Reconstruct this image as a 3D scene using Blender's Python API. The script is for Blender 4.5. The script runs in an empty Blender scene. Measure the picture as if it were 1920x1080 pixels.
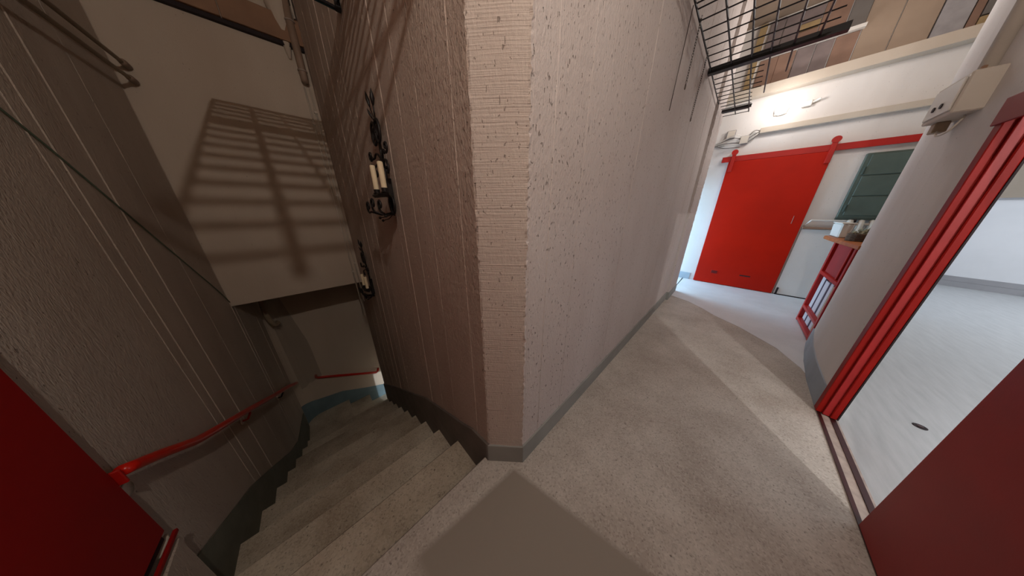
import bpy, bmesh, math, random
from mathutils import Vector, Matrix
random.seed(7)
R = math.radians
PI = math.pi
C = bpy.context.scene.collection
S = bpy.context.scene

# ------------------------------------------------------------------ camera, world, lights, exposure
cam_d = bpy.data.cameras.new('camera')
cam_d.lens = 7.5
cam_d.sensor_width = 36
cam_d.clip_start = 0.02
cam_d.clip_end = 100
cam = bpy.data.objects.new('camera', cam_d)
C.objects.link(cam)
cam.location = (0, 0, 1.5)
cam.rotation_euler = (R(70), 0, R(-44.5))
S.camera = cam

W = bpy.data.worlds.new('world')
S.world = W
W.use_nodes = True
W.node_tree.nodes['Background'].inputs[0].default_value = (0.75, 0.8, 0.9, 1)
W.node_tree.nodes['Background'].inputs[1].default_value = 0.2

S.view_settings.view_transform = 'Standard'
S.view_settings.look = 'None'
S.view_settings.gamma = 1
S.view_settings.use_curve_mapping = False
S.view_settings.exposure = 0.12


def point(name, loc, power, col, rad=0.03):
    l = bpy.data.lights.new(name, 'POINT')
    l.energy = power
    l.color = col
    l.shadow_soft_size = rad
    o = bpy.data.objects.new(name, l)
    C.objects.link(o)
    o.location = loc
    return o


def area(name, loc, rot, power, col, sx, sy):
    l = bpy.data.lights.new(name, 'AREA')
    l.shape = 'RECTANGLE'
    l.size, l.size_y = sx, sy
    l.energy = power
    l.color = col
    o = bpy.data.objects.new(name, l)
    C.objects.link(o)
    o.location = loc
    o.rotation_euler = rot
    return o


WARM = (1.0, 0.90, 0.80)
point('stair_lamp_light', (-0.01, -0.50, 3.02), 60, WARM, 0.013)
point('corridor_lamp_light', (5.85, -0.04, 3.09), 9, (1.0, 0.95, 0.90), 0.05)
point('corridor_fill_light', (4.75, -0.45, 3.55), 36, (1.0, 0.93, 0.88), 0.25)  # added fill without a fixture, brightens the corridor
point('side_room_light', (-0.18, -2.17, 2.35), 150, (1.0, 0.97, 0.94), 0.03)
area('side_room_fill_light', (6.2, -4.6, 2.9), (0, 0, 0), 130, (0.86, 0.93, 1.0), 5.0, 2.0)  # added cool overhead fill for the side room, no window
area('hall_opening_light', (5.75, 2.2, 0.95), (R(-90), 0, 0), 75, (0.46, 0.76, 1.0), 0.9, 1.4)
point('lower_passage_light', (0.95, 3.05, -1.97), 60, (0.86, 0.94, 1.0), 0.03)


# ------------------------------------------------------------------ materials
def rgb(r, g, b):
    def f(c):
        c /= 255.0
        return c / 12.92 if c <= 0.04045 else ((c + 0.055) / 1.055) ** 2.4
    return (f(r), f(g), f(b), 1)


class NT:
    def __init__(self, name, rough=0.8, spec=0.3):
        self.m = bpy.data.materials.new(name)
        self.m.use_nodes = True
        self.t = self.m.node_tree
        self.b = self.t.nodes['Principled BSDF']
        self.b.inputs['Roughness'].default_value = rough
        self.b.inputs['Specular IOR Level'].default_value = spec
        self.co = self.n('ShaderNodeTexCoord').outputs['Object']

    def n(self, kind, **kw):
        x = self.t.nodes.new(kind)
        for k, v in kw.items():
            setattr(x, k, v)
        return x

    def link(self, a, b):
        self.t.links.new(a, b)

    def scaled(self, s):
        mp = self.n('ShaderNodeMapping')
        mp.inputs['Scale'].default_value = s
        self.link(self.co, mp.inputs['Vector'])
        return mp.outputs[0]

    def noise(self, s, scale=1.0, detail=3, rough=0.55):
        nz = self.n('ShaderNodeTexNoise')
        nz.inputs['Scale'].default_value = scale
        nz.inputs['Detail'].default_value = detail
        nz.inputs['Roughness'].default_value = rough
        self.link(self.scaled(s), nz.inputs['Vector'])
        return nz.outputs['Fac']

    def ramp(self, fac, stops):
        r = self.n('ShaderNodeValToRGB')
        e = r.color_ramp.elements
        e[0].position, e[0].color = stops[0]
        e[1].position, e[1].color = stops[-1]
        for p, c in stops[1:-1]:
            x = e.new(p)
            x.color = c
        self.link(fac, r.inputs[0])
        return r.outputs[0]

    def math(self, op, a, b=None, c=None, clamp=False):
        x = self.n('ShaderNodeMath', operation=op, use_clamp=clamp)
        for i, v in enumerate((a, b, c)):
            if v is None:
                continue
            if isinstance(v, (int, float)):
                x.inputs[i].default_value = v
            else:
                self.link(v, x.inputs[i])
        return x.outputs[0]

    def mix(self, fac, a, b, blend='MIX'):
        x = self.n('ShaderNodeMix', data_type='RGBA', blend_type=blend)
        for i, v in ((0, fac), (6, a), (7, b)):
            if isinstance(v, (int, float)):
                x.inputs[i].default_value = v
            elif isinstance(v, tuple):
                x.inputs[i].default_value = v
            else:
                self.link(v, x.inputs[i])
        return x.outputs[2]

    def bump(self, h, strength=0.4, dist=0.005, prev=None):
        x = self.n('ShaderNodeBump')
        x.inputs['Strength'].default_value = strength
        x.inputs['Distance'].default_value = dist
        self.link(h, x.inputs['Height'])
        if prev is not None:
            self.link(prev, x.inputs['Normal'])
        return x.outputs[0]

    def done(self, col, normal=None):
        if isinstance(col, tuple):
            self.b.inputs['Base Color'].default_value = col
        else:
            self.link(col, self.b.inputs['Base Color'])
        if normal is not None:
            self.link(normal, self.b.inputs['Normal'])
        return self.m


G = lambda v: (v, v, v, 1)


def concrete(name, base, dark, pits=0.3, grain=(1, 1, 0.35), strength=0.55, grooves=False, blot=0.5):
    t = NT(name, 0.88, 0.2)
    big = t.noise((1.2, 1.2, 0.45), 1.6, 4)
    col = t.mix(t.ramp(big, [(0.35, G(0)), (0.75, G(1))]), base, dark)
    mid = t.noise((9, 9, 3), 1.5, 4)
    col = t.mix(t.math('MULTIPLY', t.ramp(mid, [(0.45, G(0)), (0.7, G(1))]), 0.25 * blot), col, dark)
    fine = t.noise(grain, 120, 3, 0.7)
    coarse = t.noise((1, 1, 0.6), 48, 3, 0.65)
    pit = t.noise((1, 1, 0.5), 88, 2, 0.45)
    region = t.noise((1.5, 1.5, 0.6), 1.8, 2)
    thr = t.math('SUBTRACT', pit, t.math('MULTIPLY', region, 0.10))
    pitm = t.ramp(thr, [(0.640 - 0.04 * pits, G(0)), (0.675 - 0.04 * pits, G(1))])
    col = t.mix(t.math('MULTIPLY', pitm, 0.55), col, (0.10, 0.075, 0.06, 1))
    h = t.math('ADD', t.math('MULTIPLY', fine, 0.6), t.math('MULTIPLY', coarse, 0.5))
    h = t.math('SUBTRACT', h, t.math('MULTIPLY', pitm, 1.1))
    if grooves:
        g = t.noise((3, 3, 150), 1.0, 3, 0.6)
        h = t.math('ADD', h, t.math('MULTIPLY', g, 0.9))
    nrm = t.bump(h, strength, 0.010)
    return t.done(col, nrm)


M = {}
M['concrete'] = concrete('board_marked_concrete', rgb(188, 172, 161), rgb(168, 150, 138), pits=0.1, strength=0.9)
M['concrete_edge'] = concrete('chamfer_concrete', rgb(198, 187, 179), rgb(188, 174, 165), pits=0.0, strength=0.5, grooves=True)
M['concrete_b'] = concrete('pale_board_marked_concrete', rgb(204, 196, 193), rgb(192, 182, 178), pits=0.35, strength=0.8)
M['concrete_left'] = concrete('left_wall_concrete', rgb(192, 180, 168), rgb(172, 158, 146), pits=-0.6, strength=0.9)
M['plaster'] = concrete('painted_plaster', rgb(196, 184, 170), rgb(186, 172, 157), pits=-1.5, grain=(1, 1, 1), strength=0.28)
M['plaster_white'] = concrete('white_plaster', rgb(224, 219, 216), rgb(212, 206, 202), pits=-1.0, grain=(1, 1, 1), strength=0.2)


def paint(name, col, rough=0.45, var=0.08, scale=3.0, bump=0.08, spec=0.4, metal=0.0):
    t = NT(name, rough, spec)
    t.b.inputs['Metallic'].default_value = metal
    nz = t.noise((1, 1, 1), scale, 4)
    dark = (col[0] * (1 - 3 * var), col[1] * (1 - 3 * var), col[2] * (1 - 3 * var), 1)
    c = t.mix(t.ramp(nz, [(0.35, G(0)), (0.75, G(1))]), col, dark)
    nb = t.noise((1, 1, 1), 90, 2)
    return t.done(c, t.bump(nb, bump, 0.003))


M['red'] = paint('red_gloss_paint', rgb(178, 22, 12), 0.42)
M['red_door'] = paint('red_door_paint', rgb(186, 24, 0), 0.45, 0.07, 1.5, 0.08, 0.2)
M['red_dark'] = paint('dark_red_door_paint', rgb(158, 30, 30), 0.5, 0.08, 2.5)
M['red_left'] = paint('deep_red_door_paint', rgb(150, 6, 6), 0.6, 0.06, 2.0)
M['red_frame'] = paint('red_frame_paint', rgb(142, 16, 8), 0.5, 0.08, 3.0, 0.08, 0.2)
M['rail_red'] = paint('red_handrail_paint', rgb(200, 28, 10), 0.28, 0.05)
M['skirt'] = paint('grey_skirting_paint', rgb(150, 152, 148), 0.6)
M['skirt_dark'] = paint('dark_grey_skirting_paint', rgb(112, 104, 98), 0.65, 0.1, 6)
M['skirt_green'] = paint('green_grey_skirting_paint', rgb(112, 114, 102), 0.65, 0.1, 6)
M['skirt_blue'] = paint('blue_grey_skirting_paint', rgb(112, 136, 146), 0.6, 0.08, 5)
M['skirt_pale'] = paint('pale_blue_skirting_paint', rgb(160, 172, 184), 0.5)
M['iron'] = paint('black_wrought_iron', rgb(26, 22, 22), 0.5, 0.1, 20, 0.3, 0.4)
M['black'] = paint('black_steel', rgb(24, 24, 28), 0.45, 0.1, 10)
M['blue_wire'] = paint('blue_painted_wire', rgb(40, 88, 104), 0.5)
M['chain'] = paint('dark_chain_steel', rgb(84, 76, 70), 0.4, 0.1, 20, 0.1, 0.5, 0.6)
M['wax'] = paint('ivory_wax', rgb(236, 220, 186), 0.5, 0.04, 30)
M['brown'] = paint('brown_beam_paint', rgb(150, 116, 92), 0.65, 0.08, 5)
M['brown_pipe'] = paint('brown_pipe_paint', rgb(150, 128, 112), 0.5, 0.08, 8)
M['tan_pipe'] = paint('tan_pipe_paint', rgb(158, 140, 118), 0.5, 0.1, 9)
M['white'] = paint('white_paint', rgb(226, 222, 216), 0.5, 0.03)
M['cream'] = paint('cream_conduit_paint', rgb(206, 196, 184), 0.5, 0.04)
M['green_grey'] = paint('grey_green_shutter_paint', rgb(84, 96, 88), 0.55, 0.06, 6)
M['green_dark'] = paint('dark_green_shutter_paint', rgb(66, 78, 72), 0.6, 0.06, 6)
M['wood'] = paint('orange_brown_wood', rgb(178, 104, 54), 0.5, 0.12, 12)
M['ledge'] = paint('dusky_brown_ledge', rgb(150, 118, 98), 0.55)
M['dark'] = paint('dark_slot', rgb(34, 20, 24), 0.7)
M['maroon'] = paint('dark_red_track_paint', rgb(58, 16, 14), 0.45, 0.1, 12)
M['steel'] = paint('worn_track_steel', rgb(176, 160, 150), 0.4, 0.12, 20)
M['wicker'] = paint('brown_wicker', rgb(104, 84, 66), 0.8, 0.2, 60, 0.6)
M['leaf'] = paint('pale_dried_leaf', rgb(168, 160, 132), 0.7, 0.15, 20)
M['plastic'] = paint('white_plastic', rgb(222, 222, 216), 0.4, 0.02)
M['grey_base'] = paint('grey_baseboard', rgb(150, 150, 154), 0.5, 0.05)
M['cable'] = paint('green_grey_cable', rgb(92, 104, 88), 0.6)
M['wall_cool'] = paint('cool_white_wall', rgb(214, 216, 220), 0.7, 0.02)
M['paper_w'] = paint('pale_paper', rgb(206, 194, 200), 0.7, 0.03)
M['paper_d'] = paint('dark_violet_paper', rgb(58, 34, 56), 0.7, 0.05)
M['paper_t'] = paint('tan_paper', rgb(186, 160, 128), 0.7, 0.05)
M['panel_brown'] = paint('reddish_brown_panel', rgb(140, 110, 94), 0.7, 0.08, 4)
M['panel_violet'] = paint('grey_violet_panel', rgb(126, 112, 110), 0.7, 0.1, 5)
M['panel_beige'] = paint('beige_panel', rgb(158, 138, 120), 0.7, 0.04, 3)
M['panel_grey'] = paint('dark_grey_panel', rgb(112, 106, 102), 0.7, 0.06, 4)
M['panel_yellow'] = paint('ochre_panel', rgb(160, 136, 98), 0.7, 0.1, 8)
M['ceiling'] = paint('bounce_cutting_brown', rgb(150, 130, 112), 0.8, 0.1, 4)  # brown picked to cut light bounced off ceiling and pocket wall
M['panel_bluegrey'] = paint('blue_grey_panel', rgb(158, 154, 156), 0.6, 0.08, 9)


def terrazzo(name, c1, c2, speck=0.8, patch=False, scale=1.0, vary=False):
    t = NT(name, 0.6, 0.35)
    big = t.noise((1, 1, 1), 2.2, 5, 0.6)
    col = t.mix(t.ramp(big, [(0.38, G(0)), (0.68, G(1))]), c1, c2)
    vo = t.n('ShaderNodeTexVoronoi')
    vo.inputs['Scale'].default_value = 130 * scale
    t.link(t.co, vo.inputs['Vector'])
    sep = t.n('ShaderNodeSeparateColor')
    t.link(vo.outputs['Color'], sep.inputs[0])
    var = t.ramp(sep.outputs[0], [(0.0, G(0)), (0.62, G(0)), (1.0, G(1))])
    var2 = t.ramp(sep.outputs[1], [(0.6, G(0)), (1.0, G(1))])
    dots = t.noise((1, 1, 1), 75 * scale, 2, 0.4)
    dm = t.ramp(dots, [(0.665, G(0)), (0.70, G(1))])
    dots2 = t.noise((1, 1, 1), 42, 2, 0.4)
    dm2 = t.ramp(dots2, [(0.735, G(0)), (0.755, G(1))])
    sp = t.mix(t.math('MULTIPLY', var, 0.34 * speck), col, (0.10, 0.08, 0.06, 1))
    sp = t.mix(t.math('MULTIPLY', var2, 0.22 * speck), sp, (0.75, 0.72, 0.66, 1))
    sp = t.mix(t.math('MULTIPLY', dm, 0.5 * speck), sp, (0.08, 0.06, 0.05, 1))
    sp = t.mix(t.math('MULTIPLY', dm2, 0.7 * speck), sp, (0.04, 0.03, 0.025, 1))
    h = t.math('SUBTRACT', t.noise((1, 1, 1), 60, 3), t.math('MULTIPLY', dm2, 0.8))
    bs = t.n('ShaderNodeBump')
    bs.inputs['Distance'].default_value = 0.003
    bs.inputs['Strength'].default_value = 0.22
    t.link(h, bs.inputs['Height'])
    if patch:
        xyz = t.n('ShaderNodeSeparateXYZ')
        t.link(t.co, xyz.inputs[0])
        x, y = xyz.outputs[0], xyz.outputs[1]
        # a plain taupe area of the landing with its own outline
        ex = t.math('SUBTRACT', 0.745, t.math('ADD', x, t.math('MULTIPLY', y, 0.20)))
        ey = t.math('SUBTRACT', 0.680, t.math('ADD', y, t.math('MULTIPLY', x, 0.10)))
        mx = t.math('MULTIPLY', ex, 34, clamp=True)
        my = t.math('MULTIPLY', ey, 34, clamp=True)
        mz = t.math('MULTIPLY', t.math('ADD', x, 0.01), 14, clamp=True)
        pm = t.math('MULTIPLY', t.math('MULTIPLY', mx, my), mz)
        sp = t.mix(pm, sp, rgb(142, 134, 124))
    if vary:
        oi = t.n('ShaderNodeObjectInfo')
        sp = t.mix(t.math('MULTIPLY', oi.outputs['Random'], 0.22), sp, rgb(104, 86, 66))
    return t.done(sp, bs.outputs[0])


M['terrazzo'] = terrazzo('terrazzo_floor', rgb(186, 180, 172), rgb(160, 151, 142), 0.9, patch=True)
M['step'] = terrazzo('terrazzo_steps', rgb(206, 199, 182), rgb(164, 152, 134), 0.9, vary=True)
M['light_pool'] = terrazzo('painted_light_pool_floor', rgb(214, 216, 220), rgb(202, 204, 208), 0.1)  # pale colour stands in for the light pool on the floor


M['nosing'] = terrazzo('nosing_shadow_line', rgb(112, 102, 88), rgb(88, 78, 66), 0.9)  # dark tone draws the shadow line along each step's front edge

def glossy_floor():
    t = NT('pale_glossy_floor', 0.34, 0.5)
    nz = t.noise((1.2, 9, 1), 3, 4)
    col = t.mix(t.ramp(nz, [(0.3, G(0)), (0.75, G(1))]), rgb(176, 178, 180), rgb(160, 162, 164))
    return t.done(col, t.bump(t.noise((1, 12, 1), 9, 3), 0.08, 0.004))


M['glossy'] = glossy_floor()


def emit(name, col, s):
    t = NT(name)
    t.b.inputs['Emission Color'].default_value = col
    t.b.inputs['Emission Strength'].default_value = s
    return t.done(col)


M['lamp_glow'] = emit('lit_lamp_glass', (1, 0.97, 0.92, 1), 3.0)


# ------------------------------------------------------------------ mesh helpers
class MB:
    def __init__(self):
        self.v, self.f, self.mi = [], [], []

    def face(self, idx, mi=0):
        self.f.append(idx)
        self.mi.append(mi)

    def box(self, a, b, mi=0):
        x0, y0, z0 = [min(p, q) for p, q in zip(a, b)]
        x1, y1, z1 = [max(p, q) for p, q in zip(a, b)]
        n = len(self.v)
        self.v += [(x0, y0, z0), (x1, y0, z0), (x1, y1, z0), (x0, y1, z0),
                   (x0, y0, z1), (x1, y0, z1), (x1, y1, z1), (x0, y1, z1)]
        for q in ((0, 3, 2, 1), (4, 5, 6, 7), (0, 1, 5, 4), (1, 2, 6, 5), (2, 3, 7, 6), (3, 0, 4, 7)):
            self.face([n + i for i in q], mi)
        return self

    def prism(self, pts, z0, z1, mi=0):
        n = len(self.v)
        k = len(pts)
        self.v += [(p[0], p[1], z0) for p in pts] + [(p[0], p[1], z1) for p in pts]
        self.face([n + i for i in range(k)][::-1], mi)
        self.face([n + k + i for i in range(k)], mi)
        for i in range(k):
            j = (i + 1) % k
            self.face([n + i, n + j, n + k + j, n + k + i], mi)
        return self

    def extrude(self, pts, vec, mi=0):
        n = len(self.v)
        k = len(pts)
        self.v += [tuple(p) for p in pts] + [tuple(p[i] + vec[i] for i in range(3)) for p in pts]
        self.face([n + i for i in range(k)][::-1], mi)
        self.face([n + k + i for i in range(k)], mi)
        for i in range(k):
            j = (i + 1) % k
            self.face([n + i, n + j, n + k + j, n + k + i], mi)
        return self

    def tube(self, pts, r, seg=8, closed=False, mi=0):
        pts = [Vector(p) for p in pts]
        rs = r if isinstance(r, (list, tuple)) else [r] * len(pts)
        n = len(self.v)
        N = len(pts)
        prev = None
        for i, p in enumerate(pts):
            if closed:
                d = pts[(i + 1) % N] - pts[i - 1]
            else:
                d = pts[min(i + 1, N - 1)] - pts[max(i - 1, 0)]
            d.normalize()
            if prev is None:
                a = Vector((0, 0, 1)) if abs(d.z) < 0.9 else Vector((1, 0, 0))
                u = d.cross(a).normalized()
            else:
                u = (prev - d * prev.dot(d))
                if u.length < 1e-6:
                    u = d.orthogonal()
                u.normalize()
            prev = u
            w = d.cross(u)
            for k in range(seg):
                t = 2 * PI * k / seg
                q = p + (u * math.cos(t) + w * math.sin(t)) * rs[i]
                self.v.append(tuple(q))
        rng = range(N if closed else N - 1)
        for i in rng:
            j = (i + 1) % N
            for k in range(seg):
                l = (k + 1) % seg
                self.face([n + i * seg + k, n + i * seg + l, n + j * seg + l, n + j * seg + k], mi)
        if not closed:
            self.face([n + k for k in range(seg)][::-1], mi)
            self.face([n + (N - 1) * seg + k for k in range(seg)], mi)
        return self

    def lathe(self, c, prof, seg=16, mi=0):
        """prof: list of (r, z); about the vertical through c"""
        n = len(self.v)
        for r, z in prof:
            for k in range(seg):
                t = 2 * PI * k / seg
                self.v.append((c[0] + r * math.cos(t), c[1] + r * math.sin(t), c[2] + z))
        for i in range(len(prof) - 1):
            for k in range(seg):
                l = (k + 1) % seg
                self.face([n + i * seg + k, n + i * seg + l, n + (i + 1) * seg + l, n + (i + 1) * seg + k], mi)
        self.face([n + k for k in range(seg)][::-1], mi)
        self.face([n + (len(prof) - 1) * seg + k for k in range(seg)], mi)
        return self

    def build(self, name, mats, parent=None, smooth=False, bevel=0.0, loc=None, struct=False):
        me = bpy.data.meshes.new(name)
        me.from_pydata(self.v, [], self.f)
        if not isinstance(mats, (list, tuple)):
            mats = [mats]
        for m in mats:
            me.materials.append(m)
        for p, i in zip(me.polygons, self.mi):
            p.material_index = i
            p.use_smooth = smooth
        me.validate()
        bm = bmesh.new()
        bm.from_mesh(me)
        bmesh.ops.recalc_face_normals(bm, faces=bm.faces)
        if bevel:
            es = [e for e in bm.edges if e.calc_face_angle(0) > 0.6]
            bmesh.ops.bevel(bm, geom=es, offset=bevel, segments=1, affect='EDGES', clamp_overlap=True)
        bm.to_mesh(me)
        bm.free()
        o = bpy.data.objects.new(name, me)
        C.objects.link(o)
        if parent is not None:
            o.parent = parent
        if loc:
            o.location = loc
        if struct:
            o['kind'] = 'structure'
        return o


def tag(o, label, cat, group=None, kind=None):
    o['label'] = label
    o['category'] = cat
    if group:
        o['group'] = group
    if kind:
        o['kind'] = kind
    return o


def thing(name, label, cat, loc=(0, 0, 0), rz=0, group=None):
    o = bpy.data.objects.new(name, None)
    o.empty_display_size = 0.1
    C.objects.link(o)
    o.location = loc
    o.rotation_euler = (0, 0, rz)
    return tag(o, label, cat, group)


def copy_tree(o, parent=None):
    c = o.copy()
    C.objects.link(c)
    c.parent = parent
    for ch in [x for x in bpy.data.objects if x.parent == o]:
        copy_tree(ch, c)
    return c


def smooth_path(pts, n=6):
    """Catmull-Rom through pts"""
    P = [Vector(p) for p in pts]
    P = [P[0] * 2 - P[1]] + P + [P[-1] * 2 - P[-2]]
    out = []
    for i in range(1, len(P) - 2):
        for k in range(n):
            t = k / n
            a, b, c, d = P[i - 1], P[i], P[i + 1], P[i + 2]
            out.append(0.5 * ((2 * b) + (c - a) * t + (2 * a - 5 * b + 4 * c - d) * t * t + (3 * b - a - 3 * c + d) * t ** 3))
    out.append(P[-2])
    return out


TOP = 4.35          # ceiling
DEEP = -3.2
XA = 0.535          # stair face of the central wall
XE = 6.26           # east wall plaster face
YF = 3.81           # wall over the lower stairs
YL = 4.85           # wall at the foot of the stairs


def xw(y):          # left wall, slightly out of square
    return -0.905 + 0.046 * y


# ------------------------------------------------------------------ central wall (board-marked concrete)
def board_profile(s0, s1, wmin, wmax, depth, ridge=0.0030, odds=0.6):
    """list of (s, d): boards of uneven depth with a small raised fin at each joint"""
    out = [(s0, 0.0)]
    s = s0
    d = random.uniform(0, depth)
    out.append((s0 + 0.004, d))
    while True:
        s2 = s + random.uniform(wmin, wmax)
        if s2 > s1 - wmin * 0.6:
            break
        d2 = random.uniform(0, depth)
        fin = max(d, d2) + (random.uniform(0.0004, ridge) if random.random() < odds else -0.0006)
        out += [(s2 - 0.0035, d), (s2, fin), (s2 + 0.0035, d2)]
        d = d2
        s = s2
    out += [(s1 - 0.004, d), (s1, 0.0)]
    return out


def wall_center():
    pts = []            # (x, y, jitter, mat)
    a = board_profile(0.757, 4.25, 0.09, 0.24, 0.0022)
    for s, d in reversed(a):
        pts.append([XA - d + 0.003, s, 0.0005, 0])
    pts[-1][2] = 0.0035
    pts.append([0.5415, 0.7495, 0.0003, 1])
    pts.append([0.585, 0.699, 0.0002, 1])
    pts.append([0.632, 0.645, 0.0002, 1])
    pts.append([0.6705, 0.6075, 0.0003, 1])
    pts.append([0.677, 0.600, 0.0040, 1])
    b = board_profile(0.69, 4.43, 0.12, 0.28, 0.0014)
    for s, d in b:
        pts.append([s, 0.600 - d, 0.0003, 2])
    pts.append([4.435, 0.566, 0.003, 2])
    for s in (4.6, 4.78, 4.95):
        pts.append([s, 0.564, 0.001, 2])
    pts.append([5.09, 0.566, 0.003, 2])
    pts += [[5.09, 0.80, 0, 2], [0.66, 0.80, 0, 0], [0.62, 0.86, 0, 0], [0.62, 4.25, 0, 0]]
    zs = []
    z = DEEP
    while z < TOP - 1e-6:
        zs.append(z)
        z += 0.016
    zs.append(TOP)
    m = MB()
    K = len(pts)
    for z in zs:
        for p in pts:
            j = p[2]
            m.v.append((p[0] + random.uniform(-j, j), p[1] + random.uniform(-j, j), z))
    for i in range(len(zs) - 1):
        for k in range(K):
            l = (k + 1) % K
            mi = pts[l][3] if k != K - 1 else 0
            m.face([i * K + k, i * K + l, (i + 1) * K + l, (i + 1) * K + k], mi)
    m.face([k for k in range(K)][::-1], 0)
    m.face([(len(zs) - 1) * K + k for k in range(K)], 0)
    return m.build('wall_center', [M['concrete'], M['concrete_edge'], M['concrete_b']], struct=True)


wall_center()


def wall_left():
    prof = board_profile(-2.0, 5.1, 0.08, 0.30, 0.0018, 0.0045, 0.42)
    m = MB()
    front = [(xw(s) + d, s) for s, d in prof]
    poly = front + [(xw(5.1) - 0.2, 5.1), (xw(-2) - 0.2, -2.0)]
    m.prism(poly, DEEP, TOP)
    return m.build('wall_left', M['concrete_left'], struct=True)


wall_left()

# far wall: hangs over the lower flight, open underneath
MB().box((xw(YF) - 0.05, YF, 0.47), (XA + 0.01, YF + 0.22, TOP)).build('wall_far', M['plaster'], struct=True, bevel=0.006)


# wall at the foot of the stairs, with a rounded corner into the left wall
def wall_lower():
    m = MB()
    r = 0.24
    xl = xw(4.6) - 0.02
    arc = []
    for k in range(9):
        t = PI + (PI / 2) * (-k / 8)
        arc.append((xl + r + r * math.cos(t), YL - r + r * math.sin(t)))
    poly = arc + [(2.9, YL), (2.9, YL + 0.2), (xl - 0.1, YL + 0.2), (xl - 0.1, YL - r)]
    m.prism(poly, DEEP, 1.2)
    return m.build('wall_lower', M['plaster'], struct=True)


wall_lower()
MB().box((0.62, 2.6, DEEP), (2.9, 2.7, 1.2)).build('wall_passage', M['plaster'], struct=True)
MB().box((0.62, 4.20, -1.93), (2.9, 4.26, 1.2)).build('trim_passage_light_stop', M['plaster'], struct=True)  # hidden slab added to cap the light patch from the passage
MB().box((2.9, 2.6, DEEP), (3.0, YL + 0.2, 1.2)).build('wall_passage_end', M['plaster'], struct=True)
MB().box((-1.0, YF + 0.2, 1.1), (3.0, YL + 0.2, 1.25)).build('ceiling_lower', M['plaster'], struct=True)
MB().box((0.62, 2.6, 1.1), (3.0, YF + 0.2, 1.25)).build('ceiling_passage', M['plaster'], struct=True)

# ------------------------------------------------------------------ east wall and upper works
MB().box((XE, -1.85, 0), (XE + 0.2, 3.2, TOP)).build('wall_east', M['plaster_white'], struct=True)
# hall beyond the end of the central wall
MB().box((4.9, 3.0, 0), (XE, 3.2, TOP)).build('wall_hall', M['wall_cool'], struct=True)
MB().box((4.9, 0.8, 0), (5.05, 3.0, TOP)).build('wall_hall_side', M['wall_cool'], struct=True)
MB().box((5.05, 1.15, 1.80), (XE, 1.35, TOP)).build('trim_hall_lintel', M['plaster'], struct=True)


# ------------------------------------------------------------------ right wall with the side-room doorway
def wall_right():
    m = MB()
    # near leaf pocket, from the left wall to the opening
    m.box((-0.95, -0.98, 0), (0.62, -0.845, TOP), 1)  # hidden face, in the brown that cuts bounced light
    # far pier, slightly out of square, doorway to corner
    pier = [(2.62, -0.80), (3.1, -0.815), (3.5, -0.845), (3.8, -0.885), (4.05, -0.925), (4.05, -1.06), (3.0, -0.93), (2.62, -0.872)]
    m.prism(pier, 0, TOP)
    m.box((0.62, -0.872, 2.02), (2.62, -0.80, TOP))
    return m.build('wall_right', [M['plaster_white'], M['ceiling']], struct=True)


wall_right()
# alcove behind the pier, and the side-room wall on its other face
MB().prism([(4.05, -1.27), (6.30, -1.70), (6.30, -2.00), (4.05, -1.33)], 0, TOP).build('wall_alcove', M['plaster'], struct=True)
MB().prism([(3.95, -1.0), (4.05, -1.0), (4.05, -1.33), (3.95, -1.30)], 0, TOP).build('wall_alcove_side', M['plaster'], struct=True)

# side room shell
MB().box((-1.2, -6.6, 0), (10.6, -6.5, 3.2)).build('wall_room_back', M['wall_cool'], struct=True)
MB().box((-1.3, -6.6, 0), (-1.2, -0.98, 3.2)).build('wall_room_left', M['wall_cool'], struct=True)
MB().box((10.4, -6.5, 0), (10.5, -3.2, 3.2)).build('wall_room_end', M['plaster'], struct=True)
MB().prism([(6.26, -2.03), (10.5, -3.30), (10.5, -3.2), (6.30, -1.90)], 0, 3.2).build('wall_room_side', M['wall_cool'], struct=True)
MB().prism([(-1.3, -6.6), (10.5, -6.6), (10.5, -3.2), (6.28, -1.95), (4.0, -1.31), (3.9, -1.05), (2.9, -0.90), (2.6, -0.86), (-1.3, -0.86)], 3.2, 3.3).build('ceiling_room', M['plaster_white'], struct=True)
MB().box((-1.2, -2.2, DEEP), (xw(-2) + 0.3, -2.0, 0)).build('trim_pit', M['plaster'], struct=True)


def low_partition():
    # white low wall at the far end of the side room, on a two-step grey base
    d = Vector((9.33 - 9.59, -4.037 + 3.412, 0)).normalized()
    a = Vector((9.59, -3.412, 0)) - d * 1.2
    b = Vector((9.59, -3.412, 0)) + d * 2.6
    nrm = Vector((-d.y, d.x, 0))
    if nrm.x < 0:
        nrm = -nrm
    root = thing('partition', 'white low partition at the far end of the bright side room', 'partition')
    def slab(name, z0, z1, off, th, mat):
        p = [a - nrm * off, b - nrm * off, b + nrm * th, a + nrm * th]
        MB().prism([(q.x, q.y) for q in p], z0, z1).build(name, mat, root)
    slab('panel', 0.21, 1.69, 0.0, 0.10, M['wall_cool'])
    slab('cap', 1.69, 1.72, 0.02, 0.12, M['grey_base'])
    slab('kick_board', 0.0, 0.11, 0.03, 0.10, M['grey_base'])
    slab('kick_board', 0.112, 0.21, 0.018, 0.10, M['grey_base'])


low_partition()

# ------------------------------------------------------------------ floors and ceiling
N0, TR, RI = 0.785, 0.376, 0.236      # first nosing, tread, rise
m = MB()
m.prism([(-0.95, -0.885), (-0.95, N0 - 0.03), (XA + 0.04, N0 - 0.03), (XA + 0.04, 0.9), (XE, 0.9), (XE, -1.75), (4.0, -1.30), (4.0, -0.95), (3.0, -0.885)], -0.12, 0.0)
m.build('floor', M['terrazzo'], struct=True)
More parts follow.
